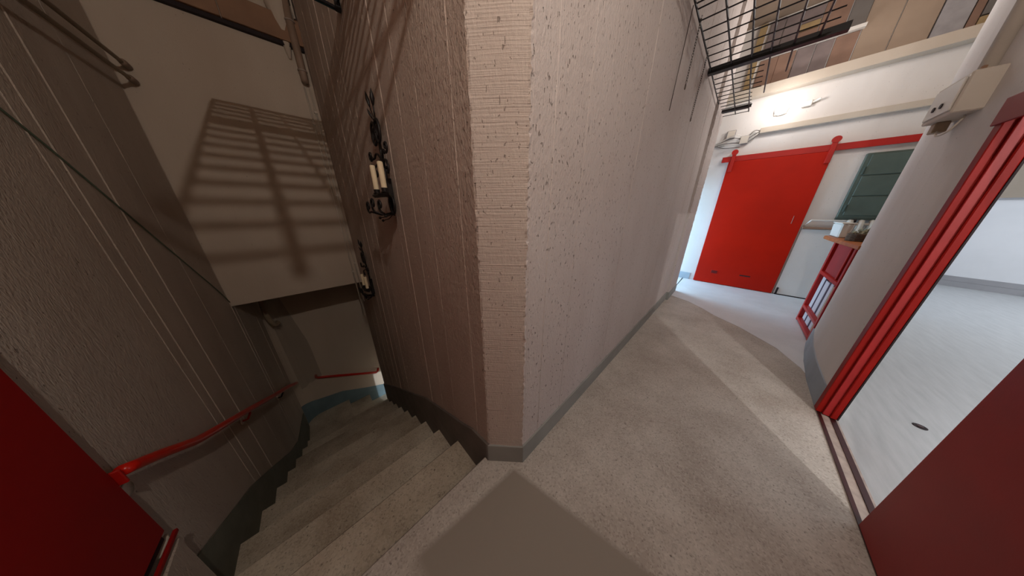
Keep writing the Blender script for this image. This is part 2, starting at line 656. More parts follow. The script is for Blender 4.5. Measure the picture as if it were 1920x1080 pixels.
# pale slab painting the pool of light at the corridor end, curved edge
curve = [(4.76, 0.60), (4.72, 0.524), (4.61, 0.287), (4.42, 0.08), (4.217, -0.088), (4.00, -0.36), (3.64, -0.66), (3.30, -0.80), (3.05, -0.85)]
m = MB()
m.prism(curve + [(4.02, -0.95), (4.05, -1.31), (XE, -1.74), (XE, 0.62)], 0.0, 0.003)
m.build('floor_light_pool', M['light_pool'], struct=True)
MB().box((4.76, 0.60, 0.0), (XE, 3.1, 0.003)).build('floor_hall', M['light_pool'], struct=True)
MB().box((4.76, 0.9, -0.12), (XE + 0.1, 3.2, 0.0)).build('floor_hall_base', M['light_pool'], struct=True)
MB().box((-1.3, -6.6, -0.1), (10.6, -0.885, -0.001)).build('floor_room', M['glossy'], struct=True)
MB().box((-1.3, -2.3, TOP), (XE + 0.2, 5.1, TOP + 0.1)).build('ceiling', M['ceiling'], struct=True)

# ------------------------------------------------------------------ staircase
st = bpy.data.objects.new('staircase', None)
C.objects.link(st)
st['kind'] = 'structure'


def step_mesh(y0, y1, z, x0, x1):
    m = MB()
    # tread with slightly rounded nosing over a set-back riser
    prof = [(y0 - 0.02, z - 0.05), (y0 - 0.02, z), (y1 - 0.011, z), (y1, z - 0.013), (y1, z - 0.036), (y1 - 0.02, z - 0.045),
            (y1 - 0.028, z - 0.33), (y0 - 0.02, z - 0.33)]
    m.extrude([(x0, a, b) for a, b in prof], (x1 - x0, 0, 0))
    m.mi[4] = 1  # front facet carries the painted shadow line
    return m


lip = MB()
prof = [(N0 - 0.03, 0.0), (N0 - 0.008, 0.0), (N0, -0.008), (N0, -0.034), (N0 - 0.015, -0.045), (N0 - 0.02, -0.4), (N0 - 0.03, -0.4)]
lip.extrude([(-0.75, a, b) for a, b in prof], (XA + 0.02 + 0.75, 0, 0))
lip.build('step', M['terrazzo'], st)
NS = 9
for k in range(1, NS + 1):
    y0 = N0 + TR * (k - 1)
    y1 = N0 + TR * k
    # irregular wear: each step a little off
    x0 = xw(y1) - 0.02
    dz = random.uniform(-0.004, 0.004)
    step_mesh(y0, y1, -RI * k + dz, x0, XA + 0.01).build('step', [M['step'], M['nosing']], st)
# winders turning right behind the central wall
zl = -RI * (NS + 1)
yb = N0 + TR * NS
MB().box((-0.9, yb - 0.02, zl - 0.25), (-0.05, YL + 0.05, zl + 0.12)).build('step', [M['step'], M['nosing']], st)
MB().box((-0.06, yb - 0.02, zl - 0.3), (0.30, YL + 0.05, zl)).build('step', [M['step'], M['nosing']], st)
MB().box((0.29, yb - 0.02, zl - 0.5), (0.68, YL + 0.05, zl - 0.20)).build('step', [M['step'], M['nosing']], st)
MB().box((0.67, 2.6, zl - 0.7), (2.95, YL + 0.05, zl - 0.40)).build('step', [M['step'], M['nosing']], st)

# ledge of the landing that runs on along the left wall under the sliding door
MB().box((-0.95, N0 - 0.05, -1.1), (-0.765, 1.545, 0.0)).build('trim_ledge', M['concrete_left'], struct=True, bevel=0.006)

# ------------------------------------------------------------------ skirtings (painted bands, 4 mm proud)
def band(name, top, bot, mat, axis, face, depth):
    """axis 'x': plane x=face, coordinates (y,z)"""
    m = MB()
    pts = list(top) + list(reversed(bot))
    if axis == 'x':
        P = [(face(p[0]) if callable(face) else face, p[0], p[1]) for p in pts]
        m.extrude(P, (depth, 0, 0))
    else:
        P = [(p[0], face(p[0]) if callable(face) else face, p[1]) for p in pts]
        m.extrude(P, (0, depth, 0))
    return m.build(name, mat, struct=True)


slope = RI / TR
band('baseboard_stair', [(0.75, 0.14), (0.92, 0.115), (1.05, 0.045), (1.763, -0.265), (3.438, -1.285), (4.25, -1.80)],
     [(0.75, -0.30), (4.25, -2.7)], M['skirt_dark'], 'x', XA - 0.012, 0.03)
MB().prism([(0.522, 0.757), (0.530, 0.744), (0.672, 0.590), (0.70, 0.588), (0.70, 0.62), (0.56, 0.78)], -0.02, 0.135).build(
    'baseboard_chamfer', M['skirt'], struct=True)
MB().prism([(0.672, 0.588), (4.425, 0.588), (4.425, 0.554), (5.10, 0.554), (5.10, 0.62), (0.69, 0.62)], 0.0, 0.140).build(
    'baseboard_center', M['skirt'], struct=True)
m = MB()
ys = [1.55, 1.83, 2.36, 2.9, 3.4, 3.81, 4.62]
tops = [-0.24, -0.40, -0.70, -1.10, -1.48, -1.72, -1.9]
pts = [(xw(y) + 0.004, y, z) for y, z in zip(ys, tops)] + [(xw(y) + 0.004, y, -2.6) for y in reversed(ys)]
m.extrude(pts, (0.009, 0, 0))
m.build('baseboard_left', M['skirt_green'], struct=True)


def baseboard_lower():
    m = MB()
    r = 0.232
    xl = xw(4.6) - 0.012
    line = [(xl + r + r * math.cos(PI - PI / 2 * k / 8), YL - 0.006 - r + r * math.sin(PI - PI / 2 * k / 8), -1.80 - 0.015 * k) for k in range(9)]
    line += [(-0.1, YL - 0.006, -1.98), (0.3, YL - 0.006, -2.16), (0.62, YL - 0.006, -2.28), (2.85, YL - 0.006, -2.55)]
    n = len(line)
    for x, y, z in line:
        m.v += [(x, y, z), (x, y, -3.0), (x, y + 0.02, z)]
    for i in range(n - 1):
        a, b = 3 * i, 3 * i + 3
        m.face([a, b, b + 1, a + 1])
        m.face([a, a + 2, b + 2, b])
    return m.build('baseboard_lower', M['skirt_blue'], struct=True)


baseboard_lower()
MB().prism([(2.66, -0.795), (3.1, -0.806), (3.5, -0.836), (3.8, -0.876), (4.06, -0.917), (4.06, -0.95), (2.66, -0.85)], 0.0, 0.20).build(
    'baseboard_right', M['skirt_pale'], struct=True)
MB().box((XE - 0.015, 0.5, 0), (XE + 0.01, 3.0, 0.15)).build('baseboard_east', M['skirt_pale'], struct=True)

# ------------------------------------------------------------------ east wall: bands, trunking and the panelling over it
MB().box((XE - 0.07, -1.69, 2.765), (XE + 0.01, 0.13, 2.845)).build('trim_trunking', M['plaster'], struct=True, bevel=0.004)
MB().extrude([(XE - 0.16, 0.9, 3.30), (XE - 0.16, 0.9, 3.43), (XE - 0.16, -1.67, 3.498), (XE - 0.16, -1.67, 3.375)], (0.17, 0, 0)).build(
    'trim_beam', M['plaster'], struct=True)
MB().box((XE - 0.10, -0.56, 3.845), (XE + 0.01, 0.50, 3.885)).build('trim_strip', M['white'], struct=True)
pan = bpy.data.objects.new('trim_panelling', None)
C.objects.link(pan)
pan['kind'] = 'structure'
PAN = [  # y0, y1, z0, z1, material
    (0.40, 0.20, 3.40, 3.84, 'panel_brown'), (0.20, 0.02, 3.40, 3.84, 'panel_brown'), (0.01, -0.16, 3.42, 3.84, 'panel_violet'),
    (-0.17, -0.33, 3.42, 3.84, 'panel_violet'), (-0.34, -0.535, 3.42, 3.84, 'panel_brown'),
    (0.40, 0.25, 3.89, 4.32, 'panel_violet'), (0.24, 0.08, 3.89, 4.32, 'panel_violet'), (0.07, -0.12, 3.89, 4.05, 'panel_brown'),
    (0.07, -0.12, 4.06, 4.14, 'panel_yellow'), (0.07, -0.12, 4.15, 4.32, 'panel_violet'), (-0.13, -0.37, 3.89, 4.32, 'panel_brown'),
    (-0.38, -0.54, 3.89, 4.32, 'panel_grey'), (-0.545, -0.81, 3.42, 4.32, 'panel_beige'), (-0.818, -1.09, 3.45, 4.32, 'panel_beige'),
    (-1.10, -1.30, 3.46, 4.32, 'panel_bluegrey'), (-1.31, -1.37, 3.46, 4.32, 'panel_brown'), (-1.375, -1.46, 3.46, 3.60, 'panel_yellow'),
    (-1.375, -1.46, 3.61, 4.32, 'panel_grey'), (-1.47, -1.60, 3.46, 4.32, 'panel_brown'), (-1.61, -1.68, 3.46, 4.32, 'white')]
for i, (ya, yb_, z0, z1, mt) in enumerate(PAN):
    MB().box((XE - 0.03 - 0.008 * (i % 3), ya, z0), (XE, yb_, z1)).build('panel', M[mt], pan, bevel=0.003)
MB().box((XE - 0.06, 0.52, 3.4), (XE, 0.44, 4.32)).build('panel', M['panel_yellow'], pan)

# ------------------------------------------------------------------ far wall: brown beam
bm_ = thing('wall_beam', 'brown painted beam across the top of the wall above the lower stairs', 'beam', (0, YF, 3.13))
MB().box((xw(YF), -0.075, 0.02), (-0.02, 0, 0.225)).build('board', M['brown'], bm_, bevel=0.004)
MB().box((-0.015, -0.07, 0.02), (XA + 0.06, 0, 0.225)).build('board', M['brown'], bm_, bevel=0.004)
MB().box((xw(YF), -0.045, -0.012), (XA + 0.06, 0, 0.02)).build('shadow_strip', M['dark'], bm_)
bx = thing('junction_box', 'black box high on the wall above the brown beam', 'box', (0.50, YF, 3.49))
MB().box((-0.12, -0.025, 0), (0.13, 0, 0.2)).build('body', M['black'], bx, bevel=0.004)
MB().box((-0.10, -0.03, 0.02), (0.11, -0.025, 0.18)).build('lid', M['dark'], bx, bevel=0.002)

# brown downpipe and the two conduits in the far corner
pp = thing('downpipe', 'brown pipe coming down the corner above the twin conduits', 'pipe', (0.47, 3.74, 2.82))
MB().tube([(0, 0, 0), (0, 0, 0.03), (0, 0, 1.5)], [0.026, 0.034, 0.034], 14).build('pipe', M['brown_pipe'], pp, smooth=True)
for z in (0.10, 0.50):
    MB().lathe((0, 0, z), [(0.036, 0), (0.042, 0.002), (0.042, 0.012), (0.036, 0.014)], 14).build('clamp', M['steel'], pp)
MB().tube([(0.05, 0.01, 0.55), (0.052, 0.01, 1.5)], 0.009, 8).build('side_conduit', M['cream'], pp, smooth=True)
hl = MB()
hl.lathe((0.40, YF - 0.02, 3.02), [(0.012, 0), (0.04, 0.15), (0.09, 0.42), (0.11, 0.7), (0.12, 1.3)], 14)
hl.build('trim_haunch', M['plaster'], struct=True, smooth=True)
for i, (x, y, lab) in enumerate(((0.455, 3.795, 'thin conduit running down the corner, left one of the pair'),
                                 (0.500, 3.795, 'thin conduit running down the corner, right one of the pair'))):
    o = thing('conduit', lab, 'conduit', (x, y, 0.05 + 0.12 * i), 0, 'twin corner conduits')
    MB().tube([(0, 0, 0), (0, 0, 2.75 - 0.12 * i)], 0.008, 8).build('tube', M['cream'], o, smooth=True)
    for z in (0.6, 1.5, 2.4):
        MB().box((-0.014, -0.011, z), (0.014, 0.012, z + 0.02)).build('clip', M['cream'], o)

# bent waste pipe under the soffit, and the sheet hanging beside it
wp = thing('bent_pipe', 'pale bent pipe under the hanging wall by the left corner', 'pipe', (-0.55, 4.55, 0.5))
MB().tube(smooth_path([(0.06, 0.05, 0.6), (0.02, 0.0, 0.05), (-0.035, -0.05, -0.15), (-0.05, -0.05, -0.45), (-0.02, 0.0, -0.62), (0.02, 0.05, -0.62)]),
          0.03, 12).build('pipe', M['tan_pipe'], wp, smooth=True)
MB().lathe((0.05, 0.04, 0.02), [(0.036, 0), (0.044, 0.01), (0.044, 0.05), (0.036, 0.06)], 12).build('collar', M['tan_pipe'], wp)


def drape():
    m = MB()
    n = 26
    rows = 14
    for j in range(rows + 1):
        t = j / rows
        z = 0.75 - 2.15 * t
        w = 0.07 + 0.20 * min(1, t * 1.5)
        for i in range(n + 1):
            s = i / n
            f = math.sin(s * 17 + 2.0 * math.sin(t * 2)) * 0.012 * (0.4 + t)
            x = -0.60 + 0.10 * t * 0.3 + w * s
            y = YL - 0.28 + 0.24 * s ** 0.7 - 0.02 + f
            m.v.append((x - f * 0.4, y - 0.0, z))
    for j in range(rows):
        for i in range(n):
            a = j * (n + 1) + i
            m.face([a, a + 1, a + n + 2, a + n + 1])
    o = m.build('plastic_sheet', None or M['sheet'], smooth=True)
    return tag(o, 'translucent sheet hanging in folds in the dark corner at the foot of the stairs', 'sheet')


t = NT('translucent_sheet', 0.4, 0.4)
t.b.inputs['Alpha'].default_value = 0.32
M['sheet'] = t.done(rgb(150, 138, 126), t.bump(t.noise((8, 8, 0.6), 2, 2), 0.3, 0.01))
drape()

# ------------------------------------------------------------------ left wall: pipes, cable, handrail, red sliding door
for i, (dx, z0, z1, ye, lab) in enumerate(((0.075, 2.60, 2.600, 3.80, 'tan pipe high on the left wall, upper one of the pair'),
                                          (0.075, 2.47, 2.500, 3.795, 'tan pipe high on the left wall, lower one of the pair'))):
    o = thing('wall_pipe', lab, 'pipe', (xw(YF) + dx, ye, z1), 0, 'pipes high on the left wall')
    L = 4.6
    MB().tube([(-0.046 * L, -L, z0 - z1), (0, 0, 0)], 0.013, 10).build('tube', M['tan_pipe'], o, smooth=True)
    MB().tube([(-0.002, -0.10, 0), (0, -0.09, 0), (0, -0.01, 0), (0, 0, 0)], [0.013, 0.022, 0.022, 0.017], 10).build('socket', M['brown_pipe'], o, smooth=True)
cb = []
for y, z in ((1.0, 2.88), (1.9, 2.28), (2.376, 1.903), (2.589, 1.714), (3.05, 1.27), (3.594, 0.75), (3.79, 0.53)):
    cb.append((xw(y) + 0.010, y, z))
o = MB().tube(smooth_path(cb, 4), 0.0045, 6).build('cable', M['cable'], smooth=True)
tag(o, 'thin green-grey cable slanting down the left wall', 'cable')

hr = thing('handrail', 'red tubular handrail sloping down the left wall from the red door', 'handrail', (xw(1.6), 1.57, 0.46))
path = [(-0.768, 1.572, 0.466), (-0.755, 1.749, 0.352), (-0.745, 1.906, 0.242), (-0.738, 2.098, 0.120), (-0.706, 2.807, -0.262),
        (-0.665, 3.60, -0.70), (-0.644, 4.143, -0.99), (-0.615, 4.62, -1.27)]
o0 = Vector(hr.location)
MB().tube([Vector(p) - o0 for p in smooth_path(path, 4)], 0.024, 14).build('rail', M['rail_red'], hr, smooth=True)
MB().box((0.0, -0.030, -0.04), (0.075, -0.018, 0.035)).build('end_plate', M['red'], hr, bevel=0.003)
MB().box((0.0, -0.030, -0.05), (0.012, 0.050, 0.05)).build('end_plate', M['red'], hr, bevel=0.003)
MB().tube([(0.004, 0.075, -0.145), (0.012, 0.075, -0.145)], 0.032, 14).build('rosette', M['cream'], hr, smooth=True)
for y, z in ((2.75, -0.24), (3.813, -0.82)):
    p = Vector((xw(y) + 0.004, y, z - 0.08)) - o0
    q = Vector((xw(y) + 0.07, y, z - 0.02)) - o0
    b = MB().tube([p, p + Vector((0.04, 0, 0)), q - Vector((0.0, 0, 0.01)), q], 0.008, 8).build('bracket', M['red'] if y < 3 else M['dark'], hr, smooth=True)
    MB().tube([p, p + Vector((0.008, 0, 0))], 0.03, 12).build('rosette', M['cream'], b)

h2 = thing('handrail', 'short red handrail on the wall at the foot of the stairs', 'handrail', (-0.38, YL, -1.42))
MB().tube([(0.0, 0, 0.02), (0.0, -0.05, 0.01), (0.03, -0.065, -0.005), (0.90, -0.065, -0.43), (0.93, -0.065, -0.40), (0.95, -0.02, -0.38)], 0.022, 12).build('rail', M['rail_red'], h2, smooth=True)
MB().tube([(0.45, 0, -0.26), (0.45, -0.06, -0.23)], 0.009, 8).build('bracket', M['red'], h2, smooth=True)


def red_left_door():
    d = thing('sliding_door', 'deep red sliding door standing open against the left wall', 'door', (xw(0.8), 0.8, 0.03))
    L0, L1 = -1.2, 0.735
    def bar(name, u0, u1, y0, y1, z0, z1, mat, par=d, bev=0.003):
        m = MB()
        s = 0.046
        P = [(y0 * s + u0, y0, z0), (y1 * s + u0, y1, z0), (y1 * s + u1, y1, z0), (y0 * s + u1, y0, z0)]
        n = len(m.v)
        m.v += P + [(p[0], p[1], z1) for p in P]
        for q in ((0, 3, 2, 1), (4, 5, 6, 7), (0, 1, 5, 4), (1, 2, 6, 5), (2, 3, 7, 6), (3, 0, 4, 7)):
            m.face([n + i for i in q])
        return m.build(name, mat, par, bevel=bev)
    bar('leaf', 0.035, 0.060, L0, L1, 0.06, 2.12, M['red_left'])
    bar('bottom_channel', 0.040, 0.055, L0, L1 - 0.02, 0.03, 0.06, M['dark'], bev=0.001)
    bar('bottom_rail', 0.062, 0.075, L0, L1 + 0.02, 0.0, 0.018, M['red_left'], bev=0.001)
    # pale rounded rail end
    g = MB()
    g.tube([(0.07, L1 - 0.07, -0.005), (0.082, L1 + 0.0, 0.002), (0.070, L1 + 0.03, 0.0)], 0.008, 8)
    g.build('rail_stop', M['cream'], d, smooth=True)


red_left_door()


# ------------------------------------------------------------------ wrought-iron candle sconces
def spiral(c, r0, turns, start, plane_u, plane_v, n=26, shrink=0.16):
    pts = []
    for i in range(n + 1):
        t = i / n
        a = start + turns * 2 * PI * t
        r = r0 * (1 - t) + r0 * shrink * t
        pts.append(Vector(c) + Vector(plane_u) * (r * math.cos(a)) + Vector(plane_v) * (r * math.sin(a)))
    return pts


def sconce(loc, label):
    # local frame: -x is out from the wall, +y along the wall away from the landing, z up; origin at the tray height on the wall
    s = thing('candle_sconce', label, 'wall sconce', loc, 0, 'wrought-iron candle sconces on the stair wall')
    Y, Z, X = (0, 1, 0), (0, 0, 1), (-1, 0, 0)
    I = M['iron']
    MB().tube([(-0.012, 0.0, -0.12), (-0.020, 0.0, 0.0), (-0.020, 0.0, 0.12), (-0.022, 0.005, 0.3), (-0.022, 0.0, 0.44)], [0.006, 0.011, 0.010, 0.008, 0.006], 8).build('stem', I, s, smooth=True)
    # leaves on wire stalks
    def leafpart(base, tip, w):
        m = MB()
        b, t_ = Vector(base), Vector(tip)
        m.tube([Vector((-0.022, 0.0, 0.42)), (Vector((-0.022, 0, 0.42)) + b) / 2 + Vector((0, 0.004, 0)), b], 0.0035, 6)
        m.tube([b, b + (t_ - b) * 0.2, b + (t_ - b) * 0.45, b + (t_ - b) * 0.75, t_], [0.003, w * 0.7, w, w * 0.6, 0.001], 8)
        return m.build('leaf', I, s, smooth=True)
    leafpart((-0.03, 0.035, 0.50), (-0.035, 0.055, 0.585), 0.011)
    leafpart((-0.03, -0.03, 0.49), (-0.03, -0.045, 0.570), 0.013)
    leafpart((-0.03, 0.030, 0.445), (-0.045, 0.045, 0.495), 0.008)
    # double ring knot
    for sg in (-1, 1):
        m = MB()
        c = (-0.034, 0.040 * sg, 0.365)
        m.tube([Vector(c) + Vector((0, 0.040 * math.cos(a), 0.060 * math.sin(a))) for a in [2 * PI * k / 18 for k in range(18)]], 0.0075, 8, closed=True)
        m.tube([Vector(c) + Vector((0, 0.016 * math.cos(a), 0.030 * math.sin(a))) for a in [2 * PI * k / 12 for k in range(12)]], 0.005, 6, closed=True)
        m.build('ring', I, s, smooth=True)
    MB().tube([(-0.03, -0.02, 0.365), (-0.03, 0.02, 0.365)], 0.008, 8).build('binding', I, s)
    # S scrolls either side
    for sg in (-1, 1):
        pts = spiral((-0.045, 0.165 * sg, 0.262), 0.036, 1.3, PI, (0, sg, 0), Z, 22)
        mid = [Vector((-0.022, 0.0, 0.17)), Vector((-0.026, 0.025 * sg, 0.235)), Vector((-0.034, 0.075 * sg, 0.262)), Vector((-0.040, 0.110 * sg, 0.225))]
        MB().tube(smooth_path(mid, 3)[:-1] + [Vector((-0.043, 0.125 * sg, 0.235))] + pts[1:], 0.0065, 6).build('scroll', I, s, smooth=True)
        low = [Vector((-0.022, 0.0, 0.19)), Vector((-0.026, 0.05 * sg, 0.215)), Vector((-0.034, 0.11 * sg, 0.20))]
        low += spiral((-0.04, 0.115 * sg, 0.155), 0.036, 1.1, PI / 2, (0, -sg, 0), Z, 18)[1:]
        MB().tube(low, 0.0065, 6).build('scroll', I, s, smooth=True)
    # back plate
    MB().extrude([(-0.004, -0.03, -0.09), (-0.004, 0.03, -0.09), (-0.004, 0.04, -0.03), (-0.004, 0.03, 0.05), (-0.004, -0.03, 0.05), (-0.004, -0.04, -0.03)], (-0.012, 0, 0)).build('back_plate', I, s)
    MB().box((-0.035, -0.045, 0.0), (-0.005, -0.020, 0.11)).build('socket', I, s, bevel=0.002)
    # drip tray: leaf-shaped bar carrying cups
    m = MB()
    m.extrude([(-0.03, 0.0, 0.0), (-0.07, 0.17, -0.002), (-0.115, 0.03, 0.0), (-0.12, -0.12, 0.0), (-0.09, -0.23, 0.004), (-0.05, -0.12, 0.0)], (0, 0, 0.012))
    m.build('drip_tray', I, s, bevel=0.002)
    for y in (0.0, -0.165):
        MB().lathe((-0.09, y, 0.010), [(0.012, 0), (0.026, 0.008), (0.022, 0.010), (0.017, 0.012), (0.018, 0.032)], 12).build('cup', I, s)
        c = MB().lathe((-0.09, y, 0.03), [(0.0155, 0), (0.0155, 0.145), (0.012, 0.150)], 14).build('candle', M['wax'], s, smooth=False)
        MB().tube([(-0.09, y, 0.179), (-0.089, y, 0.188)], 0.0015, 5).build('wick', M['dark'], c)
    # scrolls under the tray reaching out, with berries
    for yy, rr, zz in ((0.17, 0.042, -0.060), (0.04, 0.046, -0.045), (-0.12, 0.040, -0.055)):
        pts = [Vector((-0.02, -0.02, -0.10)), Vector((-0.07, yy * 0.4, -0.115)), Vector((-0.115, yy * 0.8, -0.095))]
        pts += spiral((-0.12, yy, zz), rr, 1.25, -PI / 2, (0, 1, 0), Z, 22)
        MB().tube(pts, 0.0065, 6).build('scroll', I, s, smooth=True)
    for y, z in ((0.06, -0.135), (0.0, -0.15), (-0.08, -0.12)):
        m = MB()
        m.tube([(-0.02, -0.01, -0.11), (-0.05, y * 0.6, z + 0.01), (-0.085, y, z)], 0.003, 6)
        m.lathe((-0.088, y, z - 0.009), [(0.001, 0), (0.007, 0.003), (0.009, 0.009), (0.007, 0.015), (0.001, 0.018)], 10)
        m.build('berry', I, s, smooth=True)
    m = MB()
    m.tube([Vector((-0.03, -0.055, -0.05)) + Vector((0, 0.045 * math.cos(a), 0.055 * math.sin(a))) for a in [2 * PI * k / 18 for k in range(18)]], 0.008, 8, closed=True)
    m.build('ring', I, s, smooth=True)
    return s


s1 = sconce((XA - 0.006, 1.70, 1.585), 'black iron candle sconce with two ivory candles, nearer and larger of the two')
s2 = copy_tree(s1)
s2.location = (XA - 0.006, 3.03, 0.60)
s2['label'] = 'black iron candle sconce lower down the stairs beside the twin conduits'


# ------------------------------------------------------------------ overhead wire grids
def corridor_grid():
    g = thing('wire_grid', 'black wire grid hung high beside the corridor wall', 'wire grid', (3.2, 0.2, 2.84))
    o0 = Vector(g.location)
    def w(a, b, r, name='wire', mat='black', seg=6):
        return MB().tube([Vector(a) - o0, Vector(b) - o0], r, seg).build(name, M[mat], g)
    YW = 0.575
    rows = [1.25 + 0.137 * k for k in range(9)] + [2.41, 2.55, 2.695, 2.83, 2.97, 3.11, 3.245, 3.375]
    for x in rows:
        if x > 3.3:
            w((x, YW, 2.84), (x, 0.12, 2.84), 0.0045, 'rung')
        else:
            w((x, YW, 2.84), (x, -0.16, 2.84), 0.0045, 'rung')
    rows2 = [3.53, 3.655, 3.79, 3.93, 4.07, 4.20, 4.33, 4.46, 4.59, 4.71, 4.90, 5.05]
    for i, x in enumerate(rows2):
        e = 0.27 if x > 4.3 else 0.20
        w((x, YW, 2.84), (x, e if x < 4.8 else 0.29, 2.84), 0.0045, 'rung')
    for y, xe in ((YW, 5.05), (0.425, 5.05), (0.29, 5.05), (0.17, 4.42), (0.04, 3.95), (-0.09, 3.44)):
        w((1.2, y, 2.835), (xe, y, 2.835), 0.0065, 'wire')
    MB().box((3.41, 0.60, 2.815), (3.47, -0.235, 2.865)).build('crossbar', M['black'], g).location = -o0
    MB().box((4.79, 0.60, 2.825), (4.83, 0.265, 2.855)).build('crossbar', M['black'], g).location = -o0


corridor_grid()


def stair_grid():
    g = thing('wire_grid', 'black wire grid with a blue edge hung over the stairs', 'wire grid', (0.18, 1.0, 2.70))
    o0 = Vector(g.location)
    y1 = 2.125
    for k in range(20):
        y = y1 - 0.137 * k - 0.02
        if y < 0.10:
            break
        MB().tube([Vector((-0.17, y, 2.70)) - o0, Vector((0.522, y, 2.70)) - o0], 0.007, 6).build('rung', M['black'], g)
    for x, rr in ((-0.17, 0.009), (-0.02, 0.012), (0.107, 0.007), (0.24, 0.007), (0.38, 0.007)):
        MB().tube([Vector((x, y1 - 0.01, 2.69)) - o0, Vector((x, 0.34 if x < -0.1 else 0.12, 2.69)) - o0], rr, 6).build('wire', M['black'], g)
    MB().tube([Vector(p) - o0 for p in ((-0.17, y1, 2.70), (0.519, y1, 2.70))], 0.007, 6).build('edge_wire', M['blue_wire'], g)
    MB().tube([Vector(p) - o0 for p in ((0.519, y1, 2.70), (0.519, 0.12, 2.70))], 0.007, 6).build('edge_wire', M['black'], g)
    MB().box((-0.17, 1.49, 2.69), (0.52, 1.54, 2.71)).build('crossbar', M['black'], g).location = -o0
    for y in (0.45, 1.25, 2.05):
        MB().box((0.505, y, 2.665), (0.531, y + 0.03, 2.725)).build('wall_bracket', M['black'], g).location = -o0


stair_grid()


def chain(a, b, label, ring=True):
    a, b = Vector(a), Vector(b)
    o = thing('chain', label, 'chain', tuple(b), 0, 'chains hanging down the corridor wall')
    L = (a - b).length
    d = (a - b).normalized()
    u = d.orthogonal().normalized()
    w = d.cross(u)
    m = MB()
    n = int(L / 0.016)
    for i in range(n):
        c = d * (0.016 * i + 0.03)
        p, q = (u, w) if i % 2 else (w, u)
        m.tube([c + d * (0.011 * math.cos(t)) + p * (0.006 * math.sin(t)) for t in [2 * PI * k / 8 for k in range(8)]], 0.0018, 4, closed=True)
    m.build('links', M['chain'], o)
    if ring:
        m = MB()
        m.tube([d * (0.018 * math.cos(t)) + Vector((1, 0, 0)) * (0.014 * math.sin(t)) for t in [2 * PI * k / 14 for k in range(14)]], 0.0025, 6, closed=True)
        m.build('end_ring', M['chain'], o)


chain((2.53, 0.565, 2.835), (2.555, 0.578, 2.45), 'twisted dark chain with an end ring on the corridor wall, left one')
chain((3.02, 0.565, 2.835), (3.03, 0.578, 2.34), 'twisted dark chain on the corridor wall, right one nearest the grid bar')
o = MB().tube([(2.33, 0.585, 2.83), (2.318, 0.590, 2.5), (2.30, 0.592, 2.23)], 0.0025, 6).build('wire', M['chain'], smooth=True)
tag(o, 'single thin dark wire hanging left of the two chains', 'wire')

# ------------------------------------------------------------------ east end: bulkhead lamp, junction boxes, red sliding door
lp = thing('wall_lamp', 'round white lit lamp high on the end wall', 'lamp', (XE, -0.04, 3.07))
MB().box((-0.03, -0.07, -0.07), (0, 0.07, 0.07)).build('base', M['white'], lp, bevel=0.01)
gl = MB().lathe((0, 0, 0), [(0.02, 0.0), (0.075, 0.0), (0.075, 0.03), (0.06, 0.07), (0.03, 0.09), (0.005, 0.095)], 18).build('diffuser', M['lamp_glow'], lp, smooth=True, loc=(-0.03, 0, 0))
gl.rotation_euler = (0, R(-90), 0)
sh = thing('smoke_detector', 'small white fitting on the end wall right of the lit lamp', 'fitting', (XE, -0.30, 3.08))
MB().box((-0.06, -0.05, -0.04), (0, 0.05, 0.04)).build('body', M['white'], sh, bevel=0.01)
MB().tube([(-0.03, -0.04, 0.0), (-0.06, -0.12, 0.03)], 0.014, 10).build('arm', M['white'], sh)

for i, (y, z, lab) in enumerate(((0.50, 2.82, 'small grey junction box on the end wall, upper left one'), (0.30, 2.70, 'small grey junction box on the end wall, beside the fanned wires'))):
    jb = thing('junction_box', lab, 'junction box', (XE, y, z), 0, 'junction boxes with loose wires')
    MB().box((-0.05, -0.06, -0.06), (0, 0.06, 0.07)).build('body', M['panel_bluegrey'], jb, bevel=0.004)
    MB().box((-0.056, -0.052, -0.052), (-0.05, 0.052, 0.062)).build('lid', M['cream'], jb, bevel=0.002)
wires = []
for i in range(9):
    a = (XE - 0.02, 0.66 + 0.01 * (i % 3), 2.66 + 0.006 * i)
    b = (XE - 0.07 - 0.01 * (i % 4), 0.52 - 0.03 * i * 0.3, 2.60 + 0.025 * i)
    c = (XE - 0.04, 0.33, 2.60 + 0.02 * i)
    wires.append((a, b, c))
for i in range(8):
    wires.append(((XE - 0.03, 0.25, 2.66 + 0.018 * i), (XE - 0.06, 0.19, 2.70 + 0.020 * i), (XE - 0.03, 0.11, 2.80)))
wl = thing('wire_bundle', 'loose thin wires fanning out around the junction boxes', 'wires', (XE, 0.35, 2.7))
for i, w_ in enumerate(wires):
    MB().tube([Vector(p) - Vector(wl.location) for p in smooth_path(w_, 5)], 0.0045, 5).build('wire', M['chain'] if i % 3 == 0 else M['white'], wl, smooth=True)
MB().tube([Vector(p) - Vector(wl.location) for p in ((XE - 0.03, 0.80, 2.66), (XE - 0.03, 0.55, 2.66))], 0.006, 6).build('wire', M['chain'], wl)

